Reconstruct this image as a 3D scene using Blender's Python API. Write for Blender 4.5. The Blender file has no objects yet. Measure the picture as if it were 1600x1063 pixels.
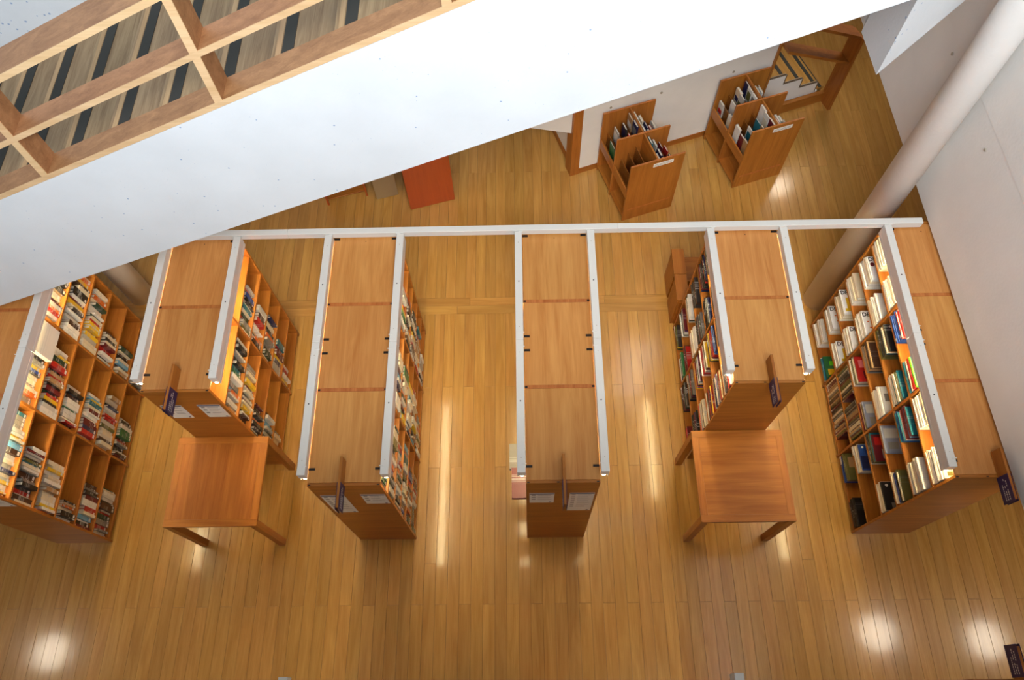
import bpy, math, random
from mathutils import Matrix, Vector

# ------------------------------------------------------------------ camera, world, lights, exposure
SC = bpy.context.scene
COL = SC.collection
F_PX = 1181.5126
CAM_LOC = Vector((0.13483, -1.57293, 7.90256))
CAM_ROT = Matrix(((0.9997496, 0.01603202, 0.01561114),
                  (-0.00759501, 0.89933611, -0.43719204),
                  (-0.02104874, 0.436964, 0.89923268)))
cam = bpy.data.cameras.new('camera')
cam.sensor_width = 36.0
cam.lens = F_PX * 36.0 / 1600.0
cam.clip_end = 200
cam_ob = bpy.data.objects.new('camera', cam)
cam_ob.matrix_world = Matrix.Translation(CAM_LOC) @ CAM_ROT.to_4x4()
COL.objects.link(cam_ob)
SC.camera = cam_ob

world = bpy.data.worlds.new('room_ambience')
SC.world = world
world.use_nodes = True
bg = world.node_tree.nodes['Background']
bg.inputs[0].default_value = (1.0, 0.96, 0.91, 1)
bg.inputs[1].default_value = 0.14

def area_light(name, loc, target, sx, sy, energy, color):
    l = bpy.data.lights.new(name, 'AREA')
    l.shape = 'RECTANGLE'; l.size = sx; l.size_y = sy
    l.energy = energy; l.color = color
    o = bpy.data.objects.new(name, l)
    o.location = loc
    d = Vector(target) - Vector(loc)
    o.rotation_euler = d.to_track_quat('-Z', 'Y').to_euler()
    COL.objects.link(o)
    return o
# daylight through gallery window and roof glazing, plus an unseen overhead fill lamp
area_light('gallery_window', (-2.0, -7.0, 10.3), (0.0, 1.4, 4.2), 10.0, 5.0, 780, (0.58, 0.79, 1.0))
area_light('roof_glazing', (3.1, 5.5, 9.0), (3.0, 4.8, 0.0), 1.5, 2.0, 55, (1.0, 0.94, 0.86))
area_light('unseen_top_fill', (0.8, -4.5, 11.2), (1.5, 1.8, 2.1), 5.0, 1.6, 720, (1.0, 0.97, 0.93))  # fill lamp out of view, added to brighten bookcase tops and rails
TUBE_POWER = 64.0

SC.view_settings.view_transform = 'Standard'
SC.view_settings.look = 'None'
SC.view_settings.gamma = 1.0
SC.view_settings.use_curve_mapping = False
SC.view_settings.exposure = 0.35

# ------------------------------------------------------------------ helpers
RND = random.Random(7)

def lin(c):
    return tuple(((x / 255.0) / 12.92 if x / 255.0 <= 0.04045 else ((x / 255.0 + 0.055) / 1.055) ** 2.4) for x in c) + (1.0,)

def project(p):
    q = CAM_ROT.transposed() @ (Vector(p) - CAM_LOC)
    if q.z > -0.05:
        return None
    return (800 + F_PX * q.x / -q.z, 531.5 - F_PX * q.y / -q.z, -q.z)

def in_frame(p, m=10):
    q = project(p)
    return q is not None and -m < q[0] < 1600 + m and -m < q[1] < 1063 + m

def new_mat(name):
    m = bpy.data.materials.new(name)
    m.use_nodes = True
    nt = m.node_tree
    return m, nt, nt.nodes['Principled BSDF']

def plain(name, rgb, rough=0.5, metallic=0.0, spec=0.5):
    m, nt, b = new_mat(name)
    b.inputs['Base Color'].default_value = lin(rgb)
    b.inputs['Roughness'].default_value = rough
    b.inputs['Metallic'].default_value = metallic
    b.inputs['Specular IOR Level'].default_value = spec
    return m

def N(nt, kind, **kw):
    n = nt.nodes.new(kind)
    for k, v in kw.items():
        setattr(n, k, v)
    return n

def math_node(nt, op, a, b=None):
    n = N(nt, 'ShaderNodeMath', operation=op)
    for i, v in enumerate((a, b)):
        if v is None:
            continue
        if isinstance(v, (int, float)):
            n.inputs[i].default_value = v
        else:
            nt.links.new(v, n.inputs[i])
    return n.outputs[0]

def wood(name, light, dark, axis='y', rough=0.42, vary=0.18, per_island=False, fine=1.0, coat=0.0, bump=0.0, hue=0.003):
    """Veneer or board: grain stretched along one local axis, each piece its own tone."""
    m, nt, b = new_mat(name)
    L = nt.links.new
    tc = N(nt, 'ShaderNodeTexCoord')
    oi = N(nt, 'ShaderNodeObjectInfo')
    rnd = oi.outputs['Random']
    if per_island:
        ge = N(nt, 'ShaderNodeNewGeometry')
        rnd = math_node(nt, 'FRACT', math_node(nt, 'ADD', rnd, ge.outputs['Random Per Island']))
    off = N(nt, 'ShaderNodeCombineXYZ')
    r1 = math_node(nt, 'MULTIPLY', rnd, 37.0)
    r2 = math_node(nt, 'MULTIPLY', rnd, 91.0)
    for i in range(3):
        L(r1 if i % 2 == 0 else r2, off.inputs[i])
    add = N(nt, 'ShaderNodeVectorMath', operation='ADD')
    L(tc.outputs['Object'], add.inputs[0]); L(off.outputs[0], add.inputs[1])
    mp = N(nt, 'ShaderNodeMapping')
    s = {'x': (1.1, 14, 14), 'y': (14, 1.1, 14), 'z': (14, 14, 1.1)}[axis]
    mp.inputs['Scale'].default_value = tuple(v * fine for v in s)
    L(add.outputs[0], mp.inputs['Vector'])
    n1 = N(nt, 'ShaderNodeTexNoise')
    n1.inputs['Scale'].default_value = 1.0; n1.inputs['Detail'].default_value = 3.0
    n1.inputs['Roughness'].default_value = 0.6; n1.inputs['Distortion'].default_value = 0.8
    L(mp.outputs[0], n1.inputs['Vector'])
    mp2 = N(nt, 'ShaderNodeMapping')
    mp2.inputs['Scale'].default_value = tuple(v * fine * (9 if v > 5 else 3) for v in s)
    L(add.outputs[0], mp2.inputs['Vector'])
    n2 = N(nt, 'ShaderNodeTexNoise')
    n2.inputs['Scale'].default_value = 1.0; n2.inputs['Detail'].default_value = 2.0
    L(mp2.outputs[0], n2.inputs['Vector'])
    mixf = math_node(nt, 'ADD', math_node(nt, 'MULTIPLY', n1.outputs[0], 0.72), math_node(nt, 'MULTIPLY', n2.outputs[0], 0.28))
    cr = N(nt, 'ShaderNodeValToRGB')
    cr.color_ramp.elements[0].position = 0.33; cr.color_ramp.elements[0].color = lin(dark)
    cr.color_ramp.elements[1].position = 0.66; cr.color_ramp.elements[1].color = lin(light)
    L(mixf, cr.inputs[0])
    hs = N(nt, 'ShaderNodeHueSaturation')
    L(cr.outputs[0], hs.inputs['Color'])
    rr = math_node(nt, 'FRACT', math_node(nt, 'MULTIPLY', rnd, 7.31))
    L(math_node(nt, 'ADD', math_node(nt, 'MULTIPLY', rnd, 2 * vary), 1.0 - vary), hs.inputs['Value'])
    L(math_node(nt, 'ADD', math_node(nt, 'MULTIPLY', rr, 2 * hue), 0.5 - hue), hs.inputs['Hue'])
    L(hs.outputs[0], b.inputs['Base Color'])
    b.inputs['Roughness'].default_value = rough
    b.inputs['Specular IOR Level'].default_value = 0.4
    if coat:
        b.inputs['Coat Weight'].default_value = coat
        b.inputs['Coat Roughness'].default_value = 0.12
    if bump:
        bp = N(nt, 'ShaderNodeBump')
        bp.inputs['Strength'].default_value = bump; bp.inputs['Distance'].default_value = 0.004
        n3 = N(nt, 'ShaderNodeTexNoise'); n3.inputs['Scale'].default_value = 1.0; n3.inputs['Detail'].default_value = 2.0
        mp3 = N(nt, 'ShaderNodeMapping'); mp3.inputs['Scale'].default_value = tuple(v * (2.2 if v > 5 else 3.0) for v in s)
        L(add.outputs[0], mp3.inputs['Vector']); L(mp3.outputs[0], n3.inputs['Vector'])
        L(n3.outputs[0], bp.inputs['Height'])
        L(bp.outputs[0], b.inputs['Normal'])
        L(bp.outputs[0], b.inputs['Coat Normal'])
    return m

def plaster(name, rgb, speck=True, speck_rgb=(120, 150, 190), rough=0.85):
    m, nt, b = new_mat(name)
    L = nt.links.new
    tc = N(nt, 'ShaderNodeTexCoord')
    n1 = N(nt, 'ShaderNodeTexNoise'); n1.inputs['Scale'].default_value = 2.2; n1.inputs['Detail'].default_value = 5
    L(tc.outputs['Object'], n1.inputs['Vector'])
    cr = N(nt, 'ShaderNodeValToRGB')
    cr.color_ramp.elements[0].position = 0.3; cr.color_ramp.elements[0].color = lin(tuple(v * 0.965 for v in rgb))
    cr.color_ramp.elements[1].position = 0.7; cr.color_ramp.elements[1].color = lin(rgb)
    L(n1.outputs[0], cr.inputs[0])
    out = cr.outputs[0]
    if speck:
        vo = N(nt, 'ShaderNodeTexVoronoi'); vo.inputs['Scale'].default_value = 26.0
        L(tc.outputs['Object'], vo.inputs['Vector'])
        n2 = N(nt, 'ShaderNodeTexNoise'); n2.inputs['Scale'].default_value = 1.3
        L(tc.outputs['Object'], n2.inputs['Vector'])
        sep = N(nt, 'ShaderNodeSeparateColor'); L(vo.outputs['Color'], sep.inputs[0])
        rare = math_node(nt, 'GREATER_THAN', sep.outputs[0], 0.5)
        near = math_node(nt, 'LESS_THAN', vo.outputs['Distance'], math_node(nt, 'MULTIPLY', sep.outputs[1], 0.24))
        zone = math_node(nt, 'GREATER_THAN', n2.outputs[0], 0.46)
        msk = math_node(nt, 'MULTIPLY', math_node(nt, 'MULTIPLY', rare, near), zone)
        mx = N(nt, 'ShaderNodeMix', data_type='RGBA')
        L(math_node(nt, 'MULTIPLY', msk, 0.75), mx.inputs[0]); L(out, mx.inputs[6])
        mx.inputs[7].default_value = lin(speck_rgb)
        out = mx.outputs[2]
    L(out, b.inputs['Base Color'])
    b.inputs['Roughness'].default_value = rough
    bp = N(nt, 'ShaderNodeBump'); bp.inputs['Strength'].default_value = 0.12; bp.inputs['Distance'].default_value = 0.01
    n3 = N(nt, 'ShaderNodeTexNoise'); n3.inputs['Scale'].default_value = 40
    L(tc.outputs['Object'], n3.inputs['Vector']); L(n3.outputs[0], bp.inputs['Height']); L(bp.outputs[0], b.inputs['Normal'])
    return m

def cover_mat(name, attr, inkw=0.36):
    """Book cover: the book's own colour, a printed title block on the spine."""
    m, nt, b = new_mat(name)
    L = nt.links.new
    oi = N(nt, 'ShaderNodeObjectInfo')
    if attr:
        at = N(nt, 'ShaderNodeAttribute', attribute_name='tint')
        base = at.outputs['Color']
        ge = N(nt, 'ShaderNodeNewGeometry')
        rnd = ge.outputs['Random Per Island']
    else:
        base = oi.outputs['Color']
        rnd = oi.outputs['Random']
    tc = N(nt, 'ShaderNodeTexCoord')
    sp = N(nt, 'ShaderNodeSeparateXYZ'); L(tc.outputs['Object'], sp.inputs[0])
    z = sp.outputs[2]
    if attr:
        z = math_node(nt, 'FRACT', math_node(nt, 'MULTIPLY', z, 2.97))
    lo = math_node(nt, 'ADD', math_node(nt, 'MULTIPLY', rnd, 0.35), 0.35)
    d = math_node(nt, 'ABSOLUTE', math_node(nt, 'SUBTRACT', z, lo))
    inb = math_node(nt, 'LESS_THAN', d, 0.16)
    wv = N(nt, 'ShaderNodeTexNoise'); wv.inputs['Scale'].default_value = 1.0
    cb = N(nt, 'ShaderNodeCombineXYZ')
    L(math_node(nt, 'MULTIPLY', rnd, 55.0), cb.inputs[0]); L(math_node(nt, 'MULTIPLY', z, 42.0), cb.inputs[2])
    L(cb.outputs[0], wv.inputs['Vector'])
    ink = math_node(nt, 'GREATER_THAN', wv.outputs[0], 0.55)
    msk = math_node(nt, 'MULTIPLY', math_node(nt, 'MULTIPLY', inb, ink), inkw)
    inv = N(nt, 'ShaderNodeInvert'); L(base, inv.inputs['Color'])
    mx = N(nt, 'ShaderNodeMix', data_type='RGBA')
    L(msk, mx.inputs[0]); L(base, mx.inputs[6]); L(inv.outputs[0], mx.inputs[7])
    L(mx.outputs[2], b.inputs['Base Color'])
    b.inputs['Roughness'].default_value = 0.45
    return m

CHERRY_L, CHERRY_D = (180, 114, 46), (148, 85, 27)
M = {}
for ax in 'xyz':
    M['cherry_' + ax] = wood('cherry_veneer_' + ax, CHERRY_L, CHERRY_D, ax, rough=0.4, vary=0.07)
M['top_veneer'] = wood('top_veneer', (208, 150, 84), (184, 121, 60), 'y', rough=0.42, vary=0.06)
M['edge'] = wood('cherry_edge', (196, 124, 66), (164, 92, 42), 'y', rough=0.42, vary=0.06, fine=1.5)
M['oak'] = wood('oak_plank', (202, 155, 84), (174, 125, 58), 'y', rough=0.3, vary=0.09, coat=0.55, bump=0.10, per_island=True)
M['oak_x'] = wood('oak_plank_cross', (202, 155, 84), (174, 125, 58), 'x', rough=0.3, vary=0.09, coat=0.55, bump=0.10, per_island=True)
M['rail_wood'] = wood('balustrade_beech', (176, 128, 86), (140, 96, 60), 'x', rough=0.5, vary=0.05)
M['lit_edge'] = wood('beech_lit_edge', (228, 192, 148), (206, 166, 120), 'x', rough=0.5, vary=0.03)  # paler copy of the rail beech, paints light on the front edges
M['nosing'] = wood('pale_nosing', (196, 164, 122), (166, 130, 90), 'y', rough=0.5, vary=0.06)
M['tread_wood'] = wood('stair_tread_oak', (172, 146, 110), (130, 104, 74), 'y', rough=0.5, vary=0.12, fine=1.6)
M['dark_gap'] = plain('floor_gap', (48, 30, 16), 0.9)
M['white_plaster'] = plaster('speckled_plaster', (222, 225, 228))
M['wall_plaster'] = plaster('wall_plaster', (242, 239, 234), speck=False)
M['white_metal'] = plain('white_enamel', (222, 222, 218), 0.4)
M['grey_metal'] = plain('grey_enamel', (172, 160, 142), 0.45)
M['black'] = plain('black_plate', (26, 20, 18), 0.5)
M['anti_slip'] = plain('anti_slip_strip', (54, 54, 50), 0.8)
M['string_trim'] = plain('dark_string_trim', (92, 74, 52), 0.6)
M['navy'] = plain('navy_sign', (46, 38, 84), 0.35)
M['paper'] = plain('paper_white', (232, 228, 222), 0.7)
M['ink'] = plain('grey_ink', (150, 146, 144), 0.8)
M['navy_ink'] = plain('navy_ink', (44, 48, 92), 0.7)
M['cover'] = cover_mat('book_cover', False)
M['cover_soft'] = cover_mat('magazine_cover', False, 0.12)
M['cover_many'] = cover_mat('book_cover_many', True)
M['orange'] = wood('orange_lacquer_wood', (176, 82, 28), (162, 72, 22), 'z', rough=0.4, vary=0.02)
M['grey_board'] = plain('grey_board', (150, 128, 98), 0.6)
m_, nt_, b_ = new_mat('page_edges')
tc_ = N(nt_, 'ShaderNodeTexCoord'); mp_ = N(nt_, 'ShaderNodeMapping'); mp_.inputs['Scale'].default_value = (2, 24, 2)
nn_ = N(nt_, 'ShaderNodeTexNoise'); nn_.inputs['Scale'].default_value = 1
nt_.links.new(tc_.outputs['Object'], mp_.inputs[0]); nt_.links.new(mp_.outputs[0], nn_.inputs[0])
cr_ = N(nt_, 'ShaderNodeValToRGB'); cr_.color_ramp.elements[0].color = lin((196, 182, 160)); cr_.color_ramp.elements[1].color = lin((240, 232, 216))
nt_.links.new(nn_.outputs[0], cr_.inputs[0]); nt_.links.new(cr_.outputs[0], b_.inputs['Base Color'])
b_.inputs['Roughness'].default_value = 0.8
M['pages'] = m_
m_, nt_, b_ = new_mat('clear_acrylic')
b_.inputs['Base Color'].default_value = (0.95, 0.97, 0.97, 1)
b_.inputs['Roughness'].default_value = 0.08
b_.inputs['Transmission Weight'].default_value = 1.0
b_.inputs['IOR'].default_value = 1.2
M['acrylic'] = m_
def glow(name, rgb, s):
    m, nt, b = new_mat(name)
    b.inputs['Base Color'].default_value = (0.9, 0.9, 0.9, 1)
    b.inputs['Emission Color'].default_value = tuple(rgb) + (1,)
    b.inputs['Emission Strength'].default_value = s
    return m
M['tube'] = glow('warm_tube', (1.0, 0.83, 0.45), TUBE_POWER)
M['lamp_disc'] = glow('downlight_glow', (1.0, 0.88, 0.70), 20.0)

# -- meshes
_cache = {}
def mesh_from(verts, faces, mats, idx=None):
    me = bpy.data.meshes.new('shape')
    me.from_pydata(verts, [], faces)
    for mm in mats:
        me.materials.append(mm)
    if idx:
        for p, i in zip(me.polygons, idx):
            p.material_index = i
    me.update()
    return me

def box_mesh(sx, sy, sz, mat, bev=0.0):
    key = (round(sx, 4), round(sy, 4), round(sz, 4), mat.name, bev)
    if key in _cache:
        return _cache[key]
    hx, hy, hz = sx / 2, sy / 2, sz / 2
    if bev <= 0:
        v = [(x, y, z) for z in (-hz, hz) for y in (-hy, hy) for x in (-hx, hx)]
        f = [(0, 2, 3, 1), (4, 5, 7, 6), (0, 1, 5, 4), (2, 6, 7, 3), (0, 4, 6, 2), (1, 3, 7, 5)]
    else:
        b = min(bev, hx * 0.45, hy * 0.45, hz * 0.45)
        v = []; ids = {}
        for sxn in (-1, 1):
            for syn in (-1, 1):
                for szn in (-1, 1):
                    for a in range(3):
                        p = [sxn * (hx - b), syn * (hy - b), szn * (hz - b)]
                        p[a] = (sxn * hx, syn * hy, szn * hz)[a]
                        ids[(sxn, syn, szn, a)] = len(v); v.append(tuple(p))
        f = []
        for a in range(3):
            o = [i for i in range(3) if i != a]
            for s in (-1, 1):
                q = []
                for (p1, p2) in ((-1, -1), (1, -1), (1, 1), (-1, 1)):
                    k = [0, 0, 0]; k[a] = s; k[o[0]] = p1; k[o[1]] = p2
                    q.append(ids[(k[0], k[1], k[2], a)])
                f.append(tuple(q))
        for a in range(3):          # edges along axis a
            o = [i for i in range(3) if i != a]
            for s1 in (-1, 1):
                for s2 in (-1, 1):
                    q = []
                    for (t, fa) in ((-1, o[0]), (1, o[0]), (1, o[1]), (-1, o[1])):
                        k = [0, 0, 0]; k[a] = t; k[o[0]] = s1; k[o[1]] = s2
                        q.append(ids[(k[0], k[1], k[2], fa)])
                    f.append(tuple(q))
        for sxn in (-1, 1):
            for syn in (-1, 1):
                for szn in (-1, 1):
                    f.append(tuple(ids[(sxn, syn, szn, a)] for a in range(3)))
        g = []
        for q in f:                 # make every face point outwards
            P = [Vector(v[i]) for i in q]
            n = (P[1] - P[0]).cross(P[2] - P[0])
            cpt = sum(P, Vector()) / len(P)
            g.append(q if n.dot(cpt) > 0 else tuple(reversed(q)))
        f = g
    me = mesh_from(v, f, [mat])
    _cache[key] = me
    return me

def link(name, me, parent=None, loc=(0, 0, 0), rot=(0, 0, 0)):
    o = bpy.data.objects.new(name, me)
    o.location = loc; o.rotation_euler = rot
    if parent is not None:
        o.parent = parent
    COL.objects.link(o)
    return o

def box(name, lo, hi, mat, parent=None, bev=0.0):
    s = [hi[i] - lo[i] for i in range(3)]
    c = [(hi[i] + lo[i]) / 2 for i in range(3)]
    return link(name, box_mesh(s[0], s[1], s[2], mat, bev), parent, c)

def prism(name, pts, axis, a, b, mat, parent=None):
    """Polygon extruded along one axis; pts given in the two other axes."""
    def put(p, t):
        return {'x': (t, p[0], p[1]), 'y': (p[0], t, p[1]), 'z': (p[0], p[1], t)}[axis]
    n = len(pts)
    c = Vector(put((sum(p[0] for p in pts) / n, sum(p[1] for p in pts) / n), (a + b) / 2))
    v = [Vector(put(p, a)) - c for p in pts] + [Vector(put(p, b)) - c for p in pts]
    f = [tuple(range(n)), tuple(reversed(range(n, 2 * n)))] + [(i, i + n, (i + 1) % n + n, (i + 1) % n) for i in range(n)]
    me = mesh_from([tuple(x) for x in v], f, [mat])
    import bmesh
    bm = bmesh.new(); bm.from_mesh(me); bmesh.ops.recalc_face_normals(bm, faces=bm.faces); bm.to_mesh(me); bm.free()
    return link(name, me, parent, c)

def cyl_mesh(r, h, mat, n=24, key=None):
    key = ('cyl', round(r, 4), round(h, 4), mat.name, n)
    if key in _cache:
        return _cache[key]
    v = [(r * math.cos(2 * math.pi * i / n), r * math.sin(2 * math.pi * i / n), z) for z in (0, h) for i in range(n)]
    f = [(i, (i + 1) % n, (i + 1) % n + n, i + n) for i in range(n)] + [tuple(reversed(range(n))), tuple(range(n, 2 * n))]
    me = mesh_from(v, f, [mat])
    for p in me.polygons[:n]:
        p.use_smooth = True
    _cache[key] = me
    return me

def tag(o, label, cat, group=None):
    o['label'] = label
    o['category'] = cat
    if group:
        o['group'] = group
    return o

def thing(name, label, cat, loc=(0, 0, 0), rz=0.0, group=None):
    o = bpy.data.objects.new(name, None)
    o.location = loc; o.rotation_euler = (0, 0, rz)
    o.empty_display_size = 0.1
    COL.objects.link(o)
    return tag(o, label, cat, group)

def structure(o, label=None):
    o['kind'] = 'structure'
    if label:
        o['label'] = label
    return o

def text_mesh(body, size, mat, depth=0.0004):
    key = ('text', body, size, mat.name)
    if key in _cache:
        return _cache[key]
    cu = bpy.data.curves.new('lettering', 'FONT')
    cu.body = body; cu.size = size; cu.extrude = depth; cu.resolution_u = 2; cu.offset = size * 0.022
    o = bpy.data.objects.new('lettering', cu); COL.objects.link(o)
    dg = bpy.context.evaluated_depsgraph_get()
    me = bpy.data.meshes.new_from_object(o.evaluated_get(dg))
    bpy.data.objects.remove(o)
    me.materials.clear(); me.materials.append(mat)
    _cache[key] = me
    return me

# ------------------------------------------------------------------ floor: every board a piece
floor = structure(box('floor', (-9, -6, -0.08), (9, 12, -0.012), M['dark_gap']), 'polished oak strip floor between the bookcases')
PW, GAP = 0.1195, 0.0016
planks = []      # (x0,x1,y0,y1,kind)
BAND0, BAND1 = 2.624, 2.841
k0 = int((-9 + 0.076) / PW); k1 = int((9 + 0.076) / PW)
for k in range(k0, k1):
    x0 = -0.076 + k * PW; x1 = x0 + PW
    jit = 0.0
    if k % 2 == 0:
        cuts = [-5.9, -4.45, -2.05, -0.647, 1.691, BAND0]
        up = [BAND1, 4.70, 6.57, 8.44, 10.3, 11.9]
    else:
        cuts = [-5.9, -4.9, -3.1, -1.75, 0.754, BAND0]
        up = [BAND1, 3.76, 5.63, 7.5, 9.4, 11.9]
    if RND.random() < 0.07:
        cuts.insert(4, RND.choice((0.05, 0.25, -0.25))); cuts.sort()
    for seq in (cuts, up):
        for a, b in zip(seq[:-1], seq[1:]):
            if b - a > 0.05:
                planks.append((x0, x1, a, b, 'y'))
for r in range(2):
    ya = BAND0 + r * (BAND1 - BAND0) / 2; yb = ya + (BAND1 - BAND0) / 2
    x = -9.0 + (0.4 if r else 0.0)
    while x < 8.9:
        ln = RND.choice((1.1, 1.35, 1.6))
        planks.append((x, min(x + ln, 9), ya, yb, 'x')); x += ln
def plank_rank(p):
    c = ((p[0] + p[1]) / 2, (p[2] + p[3]) / 2, 0)
    n = sum(in_frame(((p[0] + p[1]) / 2, p[2] + (p[3] - p[2]) * t, 0), 0) for t in (0.1, 0.3, 0.5, 0.7, 0.9))
    q = project(c)
    if q is None or n == 0:
        return 0
    hidden = 0
    if q[1] < 478 - 0.3366 * q[0] + 15 and q[0] < 1420:
        return 0.001
    return n * (p[3] - p[2]) * (p[1] - p[0]) / q[2] ** 2
planks.sort(key=plank_rank, reverse=True)
for p in planks[:300]:
    sx, sy = p[1] - p[0] - GAP, p[3] - p[2] - GAP
    o = link('plank', box_mesh(sx, sy, 0.012, M['oak' if p[4] == 'y' else 'oak_x'], 0.0012), floor,
             ((p[0] + p[1]) / 2, (p[2] + p[3]) / 2, -0.006 - floor.location.z))
    o.location = Vector(((p[0] + p[1]) / 2, (p[2] + p[3]) / 2, -0.006)) - floor.location
def joined_boxes(items, mat):
    v = []; f = []
    for (x0, x1, y0, y1) in items:
        b = len(v); g = GAP / 2
        for z in (-0.012, 0.0):
            v += [(x0 + g, y0 + g, z), (x1 - g, y0 + g, z), (x1 - g, y1 - g, z), (x0 + g, y1 - g, z)]
        f += [(b + 4, b + 5, b + 6, b + 7)] + [(b + i, b + (i + 1) % 4, b + 4 + (i + 1) % 4, b + 4 + i) for i in range(4)]
    return mesh_from(v, f, [mat])
rest = [p[:4] for p in planks[300:] if p[4] == 'y']
restx = [p[:4] for p in planks[300:] if p[4] == 'x']
o = link('plank_field', joined_boxes(rest, M['oak']), floor, -floor.location); o['kind'] = 'stuff'
if restx:
    o = link('plank_field', joined_boxes(restx, M['oak_x']), floor, -floor.location); o['kind'] = 'stuff'

# ------------------------------------------------------------------ upper staircase crossing the picture
Y0 = 1.429
def ztop(x): return 3.94 + 0.457 * (x + 3.259)
def zbot(x): return 2.525 + 0.4578 * (x + 4.166)
XL, XR = -4.87, 2.42
par = prism('wall_stair_parapet', [(-7.0, zbot(XL)), (XL, zbot(XL)), (XR, zbot(XR)), (XR, ztop(XR)), (XL, ztop(XL)), (-7.0, ztop(XL))], 'y', Y0, Y0 + 0.14, M['white_plaster'])
structure(par, 'bright white speckled plaster parapet of the upper stair')
stw = 1.92
stair = thing('upper_staircase', 'wooden stair treads with black anti-slip strips behind the upper balustrade', 'staircase', (XL, Y0, zbot(XL)))
def into(o, root):
    o.parent = root
    o.location = o.location - root.location
    return o
into(prism('stair_slab', [(XL, zbot(XL) + 0.02), (XR, zbot(XR) + 0.02), (XR, ztop(XR) - 0.5), (XL, ztop(XL) - 0.5)], 'y', Y0 + 0.141, Y0 + stw, M['white_plaster']), stair)
run = 0.41; rise = run * 0.457
nst = int((XR - XL) / run)
tread_me = box_mesh(run + 0.03, stw - 0.145, 0.035, M['tread_wood'], 0.003)
riser_me = box_mesh(0.02, stw - 0.145, rise - 0.036, M['tread_wood'])
nose_me = box_mesh(0.03, stw - 0.15, 0.004, M['nosing'])
strip_me = box_mesh(0.066, stw - 0.16, 0.006, M['anti_slip'])
for i in range(nst):
    xn = XL - 0.09 + i * run
    zt = ztop(xn) - 0.13
    yc = Y0 + 0.143 + (stw - 0.145) / 2
    into(link('tread', tread_me, None, (xn + run / 2 - 0.015, yc, zt - 0.0175)), stair)
    into(link('riser', riser_me, None, (xn + 0.012, yc, zt - 0.035 - (rise - 0.036) / 2)), stair)
    into(link('anti_slip_strip', strip_me, None, (xn + 0.062, yc, zt + 0.002)), stair)
    into(link('nosing', nose_me, None, (xn + 0.008, yc, zt + 0.001)), stair)
wb = prism('wall_stair_back', [(-7, 2.5), (XL, 2.5), (XR, zbot(XR) + 0.2), (XR, 9.6), (-7, 9.6)], 'y', Y0 + stw + 0.005, Y0 + stw + 0.16, M['white_plaster'])
structure(wb, 'white plaster wall behind the upper stair')
bal = thing('stair_balustrade', 'pale wood grid balustrade with square openings along the upper stair', 'balustrade', (XL, Y0, ztop(XL)))
def sloped(name, o0, o1, depth, x0=XL, x1=XR, y=Y0):
    poly = [(x0, ztop(x0) + o0), (x1, ztop(x1) + o0), (x1, ztop(x1) + o1), (x0, ztop(x0) + o1)]
    into(prism('lit_edge_strip', poly, 'y', y, y + 0.006, M['lit_edge']), bal)  # thin pale front strip, the rail's lit edge put into colour
    return into(prism(name, poly, 'y', y + 0.0062, y + depth, M['rail_wood']), bal)
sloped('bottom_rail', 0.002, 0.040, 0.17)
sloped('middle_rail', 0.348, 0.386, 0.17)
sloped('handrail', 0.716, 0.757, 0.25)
for i in range(-2, 4):
    px = -1.519 + 1.314 * i
    if XL + 0.1 < px < XR - 0.1:
        for a, b in ((0.040, 0.348), (0.386, 0.716)):
            w = 0.024
            poly = [(px - w, ztop(px - w) + a), (px + w, ztop(px + w) + a), (px + w, ztop(px + w) + b), (px - w, ztop(px - w) + b)]
            into(prism('lit_edge_strip', poly, 'y', Y0, Y0 + 0.006, M['lit_edge']), bal)  # same painted lit edge on the post fronts
            into(prism('post', poly, 'y', Y0 + 0.0062, Y0 + 0.17, M['rail_wood']), bal)

# hanging wedge of wall at upper right
wd = prism('wall_wedge', [(2.568, 2.293), (3.40, 3.03), (3.40, 4.4), (2.62, 4.4), (2.60, 2.80), (2.553, 2.70)], 'z', 4.0, 9.6, M['white_plaster'])
structure(wd, 'sharp white plaster corner hanging above the floor')

# ------------------------------------------------------------------ right wall on its lintel, columns, low ceilings
def lint(y): return 3.876 - 0.0267 * y
rw = prism('wall_right', [(lint(-6), -6), (lint(-6) + 0.3, -6), (lint(12) + 0.3, 12), (lint(12), 12)], 'z', 2.135, 3.262, M['wall_plaster'])
structure(rw, 'grey white lintel wall above the right bookcase')
rw2 = prism('wall_right_upper', [(lint(-6) - 0.003, -6), (lint(-6) + 0.3, -6), (lint(12) + 0.3, 12), (lint(12) - 0.003, 12)], 'z', 3.2625, 9.6, M['wall_plaster'])
structure(rw2, 'grey white upper wall above the lintel joint')
for (y, z) in ((2.368, 3.10), (3.352, 3.15)):
    o = link('wall_plug', cyl_mesh(0.014, 0.012, M['grey_metal'], 12), rw, Vector((lint(y) + 0.002, y, z)) - rw.location, (0, -math.pi / 2, 0))
gl = structure(box('unseen_gallery_slab', (-9, -9.5, 6.15), (9, -1.95, 6.4), M['wall_plaster']), 'unseen upper gallery slab added to keep daylight off the lower room')  # slab out of view, added to block frontal daylight from the lower room
cr = structure(box('ceiling_right', (4.20, -6, 2.62), (9, 12, 2.75), M['wall_plaster']), 'low ceiling over the right side aisle')
cl = structure(box('ceiling_left', (-9, -6, 2.62), (-5.45, 1.2, 2.75), M['wall_plaster']), 'low ceiling over the left side aisle')
def downlight(x, y, lab):
    t = thing('downlight', lab, 'lamp', (x, y, 2.62), 0, 'downlights in the low ceilings')
    ring = link('trim_ring', cyl_mesh(0.25, 0.02, M['white_metal'], 28), t, (0, 0, -0.022))
    link('glowing_disc', cyl_mesh(0.22, 0.006, M['lamp_disc'], 28), t, (0, 0, -0.029))
downlight(4.62, -0.75, 'round glowing downlight in the low ceiling just beyond the right bookcase')
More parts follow.
